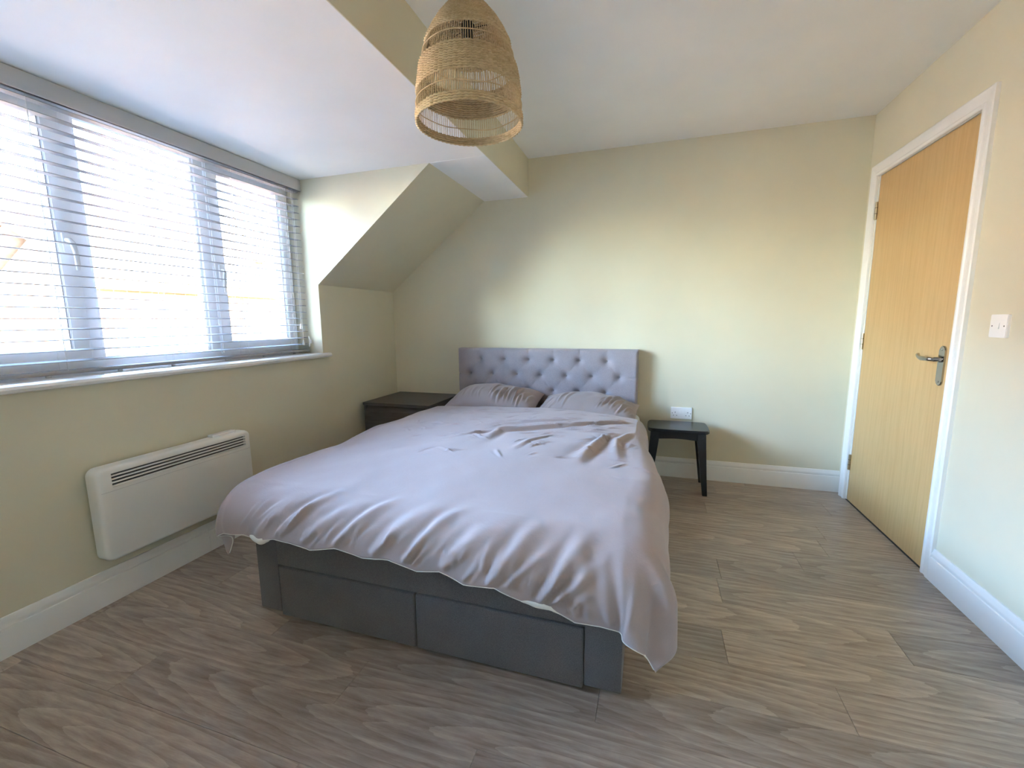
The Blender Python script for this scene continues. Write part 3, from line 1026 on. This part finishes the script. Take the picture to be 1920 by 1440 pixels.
    # soft upright folds toward the right hand corner
    for x, sl, am in ((2.03, -.02, .5), (2.09, -.03, .6), (2.15, -.05, .7), (1.99, .02, .7)):
        base = EYF - 0.345
        H = H + crease(S, T, [(x, base+0.01), (x+sl, base+0.30)], 0.009*am, 0.020, 0.15, 0.6, 0.4)
    # fan folds wrapped round the two foot corners
    phi = np.arctan2(-b, np.abs(a)+1e-9)
    cr = smooth01((np.minimum(np.abs(a), -b)-0.015)/0.06)
    H = H + cr*smooth01((d-0.10)/0.16)*0.020*np.cos(phi*9.0 + 0.6)
    # long folds on the top
    H = H + crease(S, T, [(2.095, -0.72), (1.90, -0.90), (1.73, -1.04), (1.42, -1.26), (1.40, -1.46), (1.38, -1.57)], 0.0150, 0.022, 0.12, 0.35, 0.6)
    H = H + crease(S, T, [(1.98, -1.10), (1.945, -1.25), (1.905, -1.46), (1.875, -1.69)], 0.0170, 0.026, 0.25, 0.45, 0.6)
    H = H + crease(S, T, [(2.10, -0.96), (2.02, -1.24), (2.03, -1.42), (2.07, -1.60)], 0.0130, 0.024, 0.25, 0.45, 0.55)
    H = H + crease(S, T, [(1.83, -0.87), (1.43, -1.08), (1.18, -1.19)], 0.0090, 0.020, 0.3, 0.5, 0.5)
    H = H + crease(S, T, [(1.60, -0.70), (1.20, -0.80), (0.86, -0.86)], 0.0060, 0.014, 0.3, 0.5, 0.4)
    H = H + crease(S, T, [(1.72, -1.20), (1.62, -1.40), (1.58, -1.62)], 0.0070, 0.014, 0.3, 0.5, 0.5)
    H = H + crease(S, T, [(1.55, -1.15), (1.30, -1.36), (1.15, -1.55)], 0.0060, 0.014, 0.3, 0.5, 0.5)
    for q in range(170):
        x = g.uniform(0.80, 2.08); y = g.uniform(-1.75, -0.66)
        if g.uniform() < 0.35: y = g.uniform(-1.45, -0.9); x = g.uniform(1.25, 2.0)
        ln = g.uniform(0.06, 0.16); an = g.choice([0.45, 0.9, 0.15, 2.4], p=[.4, .25, .25, .1]) + g.uniform(-.35, .35)
        mid = (x+ln*.5*math.cos(an)+g.uniform(-.01, .01), y+ln*.5*math.sin(an)+g.uniform(-.01, .01))
        H = H + crease(S, T, [(x, y), mid, (x+ln*math.cos(an), y+ln*math.sin(an))], ln*g.uniform(.030, .055), g.uniform(.006, .011), 0.35, 0.5, 0.5)
    # displace along the surface normal
    P = np.stack([X, Y, Z+0*X], -1)
    du = np.gradient(P, axis=1); dv_ = np.gradient(P, axis=0)
    nrm = np.cross(dv_, du)
    nrm /= np.linalg.norm(nrm, axis=-1, keepdims=True)+1e-12
    nrm *= np.sign(nrm[nv//2, nu//2, 2])
    return P + nrm*H[..., None], nrm

duvet = thing('duvet', (1.40, -1.4, 0.49), 'rumpled mauve grey duvet spread over the bed', 'duvet')
DS, DN = duvet_surface(300, 300)
dv = sheet_object('cover', DS, M['linen'], duvet)
sd = dv.modifiers.new('thickness', 'SOLIDIFY'); sd.thickness = 0.010; sd.offset = -1
# pale piping along the open foot end
hem = DS[-1]
b = bmesh.new()
tube(b, [Vector(p) + Vector((0, 0.002, -0.0015)) for p in hem[2:-2]], 0.0021, 6)
build('piping', b, M['cotton_white'], duvet, smooth=True)
# the white filling peeping out under the hem in two places
def insert_patch(x0, x1, drop, lump):
    rows = []
    cols = [i for i in range(300) if x0 <= hem[i][0] <= x1]
    for r, t in enumerate(np.linspace(0, 1, 9)):
        row = []
        for c in cols:
            q = (hem[c][0]-x0)/(x1-x0)
            e = math.sin(math.pi*min(1, max(0, q)))**0.6
            w = 0.5+0.5*noise.noise(Vector((hem[c][0]*lump, 1.7, x0*5)))
            an = math.pi*t*1.15
            rad = 0.5*drop*e*(0.75+0.5*w)
            row.append((hem[c][0], hem[c][1]+0.012-0.016*math.sin(an)*e, hem[c][2]+0.022-0.020*t-rad*(1-math.cos(an))*0.9))
        rows.append(row)
    return np.array(rows)
for x0, x1, dr, lu in ((0.805, 0.925, 0.030, 30.0), (1.795, 1.985, 0.026, 26.0)):
    A = insert_patch(x0, x1, dr, lu)
    sheet_object('filling', A, M['cotton_white'], duvet)

# ---------------------------------------------------------------- pillows
def pillow(label, cx, cy, cz, w, d, h, seed, yaw, tilt, roll_, creases, sag):
    t = thing('pillow', (cx, cy, cz), label, 'pillow', 'pillows at the headboard')
    n0, n1 = 70, 110
    U = np.linspace(-1, 1, n1)[None, :]+np.zeros((n0, 1)); Vv = np.linspace(-1, 1, n0)[:, None]+np.zeros((1, n1))
    # pinched outline: edges bow inward between the corners
    X = 0.5*w*U*(1-0.035*(1-Vv**2)); Y = 0.5*d*Vv*(1-0.055*(1-U**2))
    th = 0.5*h*np.clip((1-np.abs(U)**3.2), 0, 1)**0.62*np.clip((1-np.abs(Vv)**2.6), 0, 1)**0.60
    Hh = 0.010*vnoise(X+seed, Y+2, 7, seed) + 0.004*vnoise(X+seed, Y, 17, seed+1)
    for pts, am, wd in creases:
        Hh = Hh + crease(X, Y, pts, am, wd, 0.3, 0.3, 0.5)
    edge = np.clip((1-np.abs(U)), 0, 0.12)/0.12*np.clip((1-np.abs(Vv)), 0, 0.12)/0.12
    top = th + Hh*edge
    bot = -th*0.55
    Rm = np.array(Matrix.Rotation(yaw, 3, 'Z') @ Matrix.Rotation(roll_, 3, 'Y') @ Matrix.Rotation(tilt, 3, 'X'))
    sg = -sag*(U**2)
    me_v, me_f = [], []
    A = np.stack([X, Y, top+sg], -1); B = np.stack([X, Y, bot+sg], -1)
    allv = np.concatenate([A.reshape(-1, 3), B.reshape(-1, 3)]) @ Rm.T
    allv[:, 2] = np.maximum(allv[:, 2], 0.4945-cz)
    allv[:, 1] = np.minimum(allv[:, 1], -0.112-cy)
    for j in range(n0-1):
        for i in range(n1-1):
            q = (j*n1+i, j*n1+i+1, (j+1)*n1+i+1, (j+1)*n1+i)
            me_f.append(q); me_f.append(tuple(k+n0*n1 for k in q[::-1]))
    me = bpy.data.meshes.new('case')
    me.from_pydata(allv.tolist(), [], me_f)
    bmm = bmesh.new(); bmm.from_mesh(me)
    bmesh.ops.remove_doubles(bmm, verts=bmm.verts[:], dist=0.0004)
    bmm.to_mesh(me); bmm.free()
    me.shade_smooth()
    return link('case', me, M['linen_pillow'], t)
gq = np.random.default_rng(5)
def arcs(n, x0, x1, lean, am):
    out = []
    for q in range(n):
        x = x0+(x1-x0)*(q+0.5)/n+gq.uniform(-.012, .012)
        y = gq.uniform(-.20, -.12); ln = gq.uniform(.14, .30)
        out.append(([(x, y), (x+lean*.5-0.012, y+ln*.5), (x+lean, y+ln)], am*gq.uniform(.6, 1.2), gq.uniform(.008, .014)))
    return out
pillow('plumper pillow leaning at the left of the headboard', 1.045, -0.308, 0.588, 0.695, 0.385, 0.190, 3, 0.02, math.radians(12), math.radians(1.0), arcs(9, -0.02, 0.30, 0.03, 0.015)+arcs(4, -0.30, -0.05, 0.0, 0.006), 0.018)
pillow('flatter pillow lying at the right of the headboard', 1.752, -0.308, 0.562, 0.690, 0.385, 0.165, 8, -0.03, math.radians(10), math.radians(3.0), arcs(8, 0.05, 0.30, 0.10, 0.015)+arcs(4, -0.33, -0.15, 0.06, 0.009), 0.022)


# ---------------------------------------------------------------- bedside chest
ch = thing('bedside_chest', (0.333, -0.285, 0), 'dark brown bedside chest of drawers in the corner beside the bed', 'bedside chest')
CX0, CX1, CYF, CYB = 0.046, 0.618, -0.545, -0.022
CZ = 0.557
box('top', (CX0-0.004, CX1+0.004, CYF-0.012, CYB, CZ-0.022, CZ), M['laminate'], ch, 0.0015, 1)
bm = bmesh.new()
bx(bm, CX0, CX0+0.018, CYF, CYB, 0.0, CZ-0.022)
bx(bm, CX1-0.018, CX1, CYF, CYB, 0.0, CZ-0.022)
bx(bm, CX0+0.018, CX1-0.018, CYF+0.05, CYB, 0.04, CZ-0.0225)
bx(bm, CX0+0.018, CX1-0.018, CYF+0.02, CYF+0.04, 0.0, 0.05)
build('body', bm, M['laminate'], ch)
for z0, z1 in ((0.292, 0.531), (0.052, 0.287)):
    b = bmesh.new()
    prism(b, [(CYF-0.004, z0), (CYF-0.004, z1-0.043), (CYF+0.022, z1-0.003), (CYF+0.030, z1-0.003), (CYF+0.030, z0)], 'x', CX0+0.003, CX1-0.003)
    build('drawer', b, M['laminate'], ch)

# ---------------------------------------------------------------- stool used as side table
st = thing('side_stool', (2.36, -0.205, 0), 'small black wooden stool serving as bedside table under the socket', 'stool')
def stool_outline(x0, x1, y0, y1, r, bow):
    out = []
    for p in rrect(x0, x1, y0, y1, r, 7):
        x, y = p
        u = (x-(x0+x1)/2)/((x1-x0)/2); v = (y-(y0+y1)/2)/((y1-y0)/2)
        out.append((x + bow*(1-v*v)*u*0.6, y + bow*(1-u*u)*v))
    # extra points along long edges for the bow
    return out
def outline_fine(x0, x1, y0, y1, r, bow):
    pts = rrect(x0, x1, y0, y1, r, 7)
    fine = []
    for a, c in zip(pts, pts[1:]+pts[:1]):
        L = math.hypot(c[0]-a[0], c[1]-a[1])
        m = max(1, int(L/0.03))
        for t in range(m):
            fine.append((a[0]+(c[0]-a[0])*t/m, a[1]+(c[1]-a[1])*t/m))
    out = []
    for x, y in fine:
        u = (x-(x0+x1)/2)/((x1-x0)/2); v = (y-(y0+y1)/2)/((y1-y0)/2)
        out.append((x + bow*0.7*(1-v*v)*u, y + bow*(1-u*u)*v))
    return out
b = bmesh.new()
prism(b, outline_fine(2.166, 2.553, -0.342, -0.072, 0.030, 0.008), 'z', 0.420, 0.442)
bmesh.ops.recalc_face_normals(b, faces=b.faces[:])
bmesh.ops.bevel(b, geom=[e for e in b.edges if abs(e.verts[0].co.z-e.verts[1].co.z) < 1e-6], offset=0.006, segments=3, affect='EDGES')
tp = build('seat', b, M['black_wood'], st); smooth_by_angle(tp, 50)
for y0, y1 in ((-0.318, -0.298), (-0.112, -0.092)):
    b = bmesh.new()
    pts = [(2.20, 0.4205), (2.20, 0.362)] + [(2.20+0.32*t/10, 0.362+0.012*math.sin(math.pi*t/10)) for t in range(1, 10)] + [(2.52, 0.362), (2.52, 0.4205)]
    prism(b, pts, 'y', y0, y1)
    build('apron', b, M['black_wood'], st)
for x0, x1 in ((2.196, 2.214), (2.506, 2.524)):
    box('apron', (x0, x1, -0.30, -0.11, 0.365, 0.4205), M['black_wood'], st)
for sx in (-1, 1):
    for sy in (-1, 1):
        b = bmesh.new()
        cx0, cy0 = 2.360, -0.205
        secs = []
        for z, xo, xw, yo, yw in ((0.4205, 0.173, 0.052, 0.124, 0.040), (0.36, 0.176, 0.054, 0.126, 0.040), (0.27, 0.181, 0.048, 0.130, 0.036), (0.14, 0.188, 0.038, 0.135, 0.031), (0.0, 0.197, 0.030, 0.142, 0.027)):
            xa, xb = cx0+sx*xo, cx0+sx*(xo-xw); ya, yb = cy0+sy*yo, cy0+sy*(yo-yw)
            secs.append([b.verts.new((xa, ya, z)), b.verts.new((xb, ya, z)), b.verts.new((xb, yb, z)), b.verts.new((xa, yb, z))])
        for p, q in zip(secs[:-1], secs[1:]):
            for k in range(4):
                b.faces.new((p[k], p[(k+1) % 4], q[(k+1) % 4], q[k]))
        b.faces.new(secs[0]); b.faces.new(secs[-1][::-1])
        bmesh.ops.recalc_face_normals(b, faces=b.faces[:])
        bmesh.ops.bevel(b, geom=[e for e in b.edges if abs(e.verts[0].co.z-e.verts[1].co.z) > 0.01], offset=0.003, segments=2, affect='EDGES')
        lg = build('leg', b, M['black_wood'], st); smooth_by_angle(lg, 40)
        b = bmesh.new()
        lathe(b, [(0, 0), (0.004, 0), (0.003, 0.002), (0, 0.0022)], (0, 0, 0), 10)
        bmesh.ops.rotate(b, verts=b.verts[:], cent=(0, 0, 0), matrix=Matrix.Rotation(math.pi/2 if sy < 0 else -math.pi/2, 3, 'X'))
        bmesh.ops.translate(b, verts=b.verts[:], vec=(cx0+sx*0.155, cy0+sy*0.1255, 0.392))
        build('screw_cap', b, M['dark'], lg)

# ---------------------------------------------------------------- double socket
sk = thing('double_socket', (2.395, 0, 0.4885), 'white double plug socket on the wall above the black stool', 'socket')
b = bmesh.new()
prism(b, rrect(2.322, 2.468, 0.4455, 0.5315, 0.005, 4), 'y', -0.0095, 0.0)
bmesh.ops.recalc_face_normals(b, faces=b.faces[:])
bmesh.ops.bevel(b, geom=[e for e in b.edges if all(abs(v.co.y+0.0095) < 1e-5 for v in e.verts)], offset=0.002, segments=2, affect='EDGES')
pl_ = build('plate', b, M['plastic'], sk); smooth_by_angle(pl_, 40)
for cx in (2.352, 2.438):
    for dx, dz, w, h in ((0, 0.006, 0.004, 0.008), (-0.011, -0.017, 0.0065, 0.004), (0.011, -0.017, 0.0065, 0.004)):
        box('pin_hole', (cx+dx-w/2, cx+dx+w/2, -0.0099, -0.0092, 0.4885+dz-h/2, 0.4885+dz+h/2), M['dark'], pl_)
for cx in (2.386, 2.404):
    b = bmesh.new()
    prism(b, [(-0.0093, 0.487), (-0.0118, 0.487), (-0.0102, 0.509), (-0.0093, 0.509)], 'x', cx-0.0075, cx+0.0075)
    build('rocker', b, M['plastic'], pl_)
for cx in (2.332, 2.458):
    b = bmesh.new(); lathe(b, [(0, 0), (0.003, 0), (0.0028, 0.0006), (0, 0.0008)], (0, 0, 0), 12)
    bmesh.ops.rotate(b, verts=b.verts[:], cent=(0, 0, 0), matrix=Matrix.Rotation(math.pi/2, 3, 'X'))
    bmesh.ops.translate(b, verts=b.verts[:], vec=(cx, -0.0094, 0.4885))
    build('screw', b, M['grey_in'], pl_)

# ---------------------------------------------------------------- light switch
sw = thing('light_switch', (W, -1.253, 1.138), 'white single light switch on the wall right of the door', 'light switch')
b = bmesh.new()
prism(b, rrect(-1.296, -1.210, 1.095, 1.181, 0.005, 4), 'x', W-0.0105, W)
bmesh.ops.recalc_face_normals(b, faces=b.faces[:])
bmesh.ops.bevel(b, geom=[e for e in b.edges if all(abs(v.co.x-W+0.0105) < 1e-5 for v in e.verts)], offset=0.002, segments=2, affect='EDGES')
pl2 = build('plate', b, M['plastic'], sw); smooth_by_angle(pl2, 40)
b = bmesh.new()
prism(b, [(W-0.0100, 1.127), (W-0.0142, 1.127), (W-0.0115, 1.150), (W-0.0100, 1.150)], 'y', -1.2605, -1.2455)
build('rocker', b, M['plastic'], pl2)
for yy in (-1.283, -1.223):
    b = bmesh.new(); lathe(b, [(0, 0), (0.003, 0), (0.0028, 0.0006), (0, 0.0008)], (0, 0, 0), 12)
    bmesh.ops.rotate(b, verts=b.verts[:], cent=(0, 0, 0), matrix=Matrix.Rotation(-math.pi/2, 3, 'Y'))
    bmesh.ops.translate(b, verts=b.verts[:], vec=(W-0.0104, yy, 1.138))
    build('screw', b, M['grey_in'], pl2)

# ---------------------------------------------------------------- pendant
LX, LY = 1.555, -1.90
pd = thing('pendant_lampshade', (LX, LY, 1.832), 'woven seagrass bell pendant lampshade hanging from the ceiling', 'pendant lamp')
PROF = [(1.832, 0.1765), (1.885, 0.1760), (1.913, 0.1735), (1.965, 0.1665), (2.015, 0.1570), (2.060, 0.1440), (2.083, 0.1350), (2.115, 0.1180), (2.148, 0.0960), (2.180, 0.0690), (2.205, 0.0430), (2.218, 0.030)]
def prof_r(z):
    for (za, ra), (zb, rb) in zip(PROF[:-1], PROF[1:]):
        if za <= z <= zb: return ra + (rb-ra)*(z-za)/(zb-za)
    return PROF[-1][1] if z > PROF[-1][0] else PROF[0][1]
def ring_pt(a, z, dr=0.0):
    r = prof_r(z)+dr
    return (LX+r*math.cos(a), LY+r*math.sin(a), z)
NST = 66
def weave_band(z0, z1, step=0.0072):
    b = bmesh.new()
    k = 0
    z = z0 + step*0.5
    while z < z1:
        pts = []
        n = NST*2
        ph = 0.25*math.pi*2/n*(k % 2)
        for i in range(n):
            a = math.pi*2*i/n + ph
            s = math.cos(math.pi*i)
            jit = noise.noise(Vector((math.cos(a)*4, math.sin(a)*4, z*60)))
            pts.append(ring_pt(a, z + 0.0011*jit, 0.0026*s + 0.0012*jit))
        tube(b, pts, 0.0039, 5, closed=True)
        k += 1
        z += step * (1.0 if z < 2.10 else 0.9)
    return build('woven_band', b, M['seagrass'], pd, smooth=True)
weave_band(1.832, 1.858)
weave_band(1.922, 2.008)
weave_band(2.070, 2.216)
bm = bmesh.new()
for i in range(NST*2):
    a = math.pi*2*(i+0.5)/(NST*2)
    if i % 2 and True:
        zs = [1.835, 1.90, 1.94, 1.99, 2.03, 2.07, 2.10, 2.13]
    else:
        zs = [1.835, 1.90, 1.94, 1.99, 2.03, 2.07, 2.10, 2.13, 2.16, 2.19, 2.214]
    ja = random.uniform(-0.006, 0.006); jb = random.uniform(-0.006, 0.006)
    tube(bm, [ring_pt(a + ja + (jb-ja)*q/(len(zs)-1), z, 0.0) for q, z in enumerate(zs)], 0.0014, 4, cap=False)
stk = build('stakes', bm, M['seagrass'], pd, smooth=True)
stk['kind'] = 'stuff'
for zb, amp in ((1.889, 0.0030), (2.042, 0.0015)):
    b = bmesh.new()
    pts = []
    for i in range(96):
        a = 2*math.pi*i/96
        pts.append(ring_pt(a, zb + amp*math.sin(3*a+1.0) + 0.5*amp*math.sin(7*a), 0.0014))
    tube(b, pts, 0.0017, 5, closed=True)
    build('weft_strand', b, M['seagrass'], pd, smooth=True)
b = bmesh.new(); tube(b, [(LX, LY, 2.165), (LX, LY, 2.375)], 0.0032, 8)
build('cord', b, M['black_cord'], pd, smooth=True)
b = bmesh.new()
lathe(b, [(0, 0.0), (0.014, 0.0), (0.019, 0.002), (0.0195, 0.034), (0.024, 0.036), (0.024, 0.042), (0.018, 0.044), (0.016, 0.066), (0.008, 0.080), (0, 0.082)], (LX, LY, 2.095), 20)
build('lamp_holder', b, M['black_cord'], pd, smooth=True)
for a in (0.4, 0.4+2*math.pi/3, 0.4+4*math.pi/3):
    b = bmesh.new()
    tube(b, [(LX+0.022*math.cos(a), LY+0.022*math.sin(a), 2.134), ring_pt(a, 2.150, -0.002)], 0.0012, 6)
    build('spider_arm', b, M['black_cord'], pd)
b = bmesh.new()
lathe(b, [(0, 0), (0.012, 0.002), (0.022, 0.012), (0.026, 0.026), (0.022, 0.042), (0.014, 0.056), (0.012, 0.068), (0, 0.068)], (LX, LY, 2.034), 20)
build('bulb', b, M['plastic'], pd, smooth=True)
b = bmesh.new()
lathe(b, [(0, -0.030), (0.008, -0.030), (0.036, -0.022), (0.044, -0.010), (0.044, 0.0), (0, 0.0)], (LX, LY, HC), 28)
build('ceiling_rose', b, M['plastic'], pd, smooth=True)

# ---------------------------------------------------------------- outside: street and neighbouring houses
bm = bmesh.new(); bx(bm, -40, -0.40, -40, 40, -5.4, -5.2)
tag(build('ground', bm, M['paving'], None), 'grey paved street far below the window', 'ground', kind='structure')

def house(name, label, x_face, depth, y0, y1, z_eave, rise, mats, wins):
    h = thing(name, (x_face-depth/2, (y0+y1)/2, -5.2), label, 'house')
    box('wall', (x_face-depth, x_face, y0, y1, -5.2, z_eave), mats, h)
    b = bmesh.new()
    ov = 0.35
    xm = x_face - depth/2
    s = rise/(depth/2)
    for sgn, xe in ((1, x_face+ov), (-1, x_face-depth-ov)):
        zl = z_eave - ov*s + 0.10
        pts = [(xe, zl), (xm, z_eave+rise+0.10), (xm, z_eave+rise+0.22), (xe, zl+0.12)]
        prism(b, pts, 'y', y0-0.3, y1+0.3)
    build('roof', b, M['tile'], h)
    box('fascia', (x_face+ov-0.02, x_face+ov+0.03, y0-0.3, y1+0.3, z_eave-ov*s-0.06, z_eave-ov*s+0.12), M['fascia'], h)
    b = bmesh.new()
    prism(b, [(x_face-depth, z_eave), (x_face, z_eave), (xm, z_eave+rise)], 'y', y0, y1)
    build('gable', b, M['brick_gable'], h)
    for wy0, wy1, wz0, wz1 in wins:
        wf = box('window', (x_face-0.02, x_face+0.03, wy0, wy1, wz0, wz1), M['upvc'], h)
        box('window_pane', (x_face+0.03, x_face+0.034, wy0+0.08, wy1-0.08, wz0+0.08, wz1-0.08), M['far_glass'], wf)
    return h
house('terraced_house', 'long brick house with an orange fascia across the street', -11.0, 7.0, -9.0, 9.0, 3.44, 1.7, M['brick'],
      [(-6.0, -4.6, -0.9, 0.6), (-3.2, -1.8, -0.9, 0.6), (5.2, 6.4, -0.9, 0.6)])
house('small_brick_house', 'lower brick house with a satellite dish beside the window view', -7.6, 3.0, 2.0, 6.3, 2.05, 0.8, M['brick'], [(2.5, 3.5, 0.0, 1.1)])
dish = thing('satellite_dish', (-7.59, 5.25, 1.25), 'dark grey satellite dish on the lower brick house', 'satellite dish')
b = bmesh.new()
lathe(b, [(0.0, 0.0), (0.10, 0.012), (0.20, 0.045), (0.27, 0.085), (0.272, 0.09), (0.20, 0.055), (0.10, 0.022), (0, 0.010)], (0, 0, 0), 28)
bmesh.ops.rotate(b, verts=b.verts[:], cent=(0, 0, 0), matrix=Vector((0.75, -0.6, 0.3)).to_track_quat('Z', 'Y').to_matrix())
bmesh.ops.translate(b, verts=b.verts[:], vec=(-7.36, 5.22, 1.38))
build('reflector', b, M['dish'], dish, smooth=True)
b = bmesh.new()
tube(b, [(-7.597, 5.30, 1.25), (-7.44, 5.30, 1.25), (-7.40, 5.26, 1.38)], 0.025, 8)
build('mount_arm', b, M['dish'], dish)
b = bmesh.new()
tube(b, [(-7.38, 5.23, 1.18), (-7.02, 4.98, 1.38)], 0.014, 8)
tube(b, [(-7.06, 5.00, 1.37), (-7.00, 4.97, 1.40)], 0.04, 10)
build('feed_horn', b, M['dish'], dish)
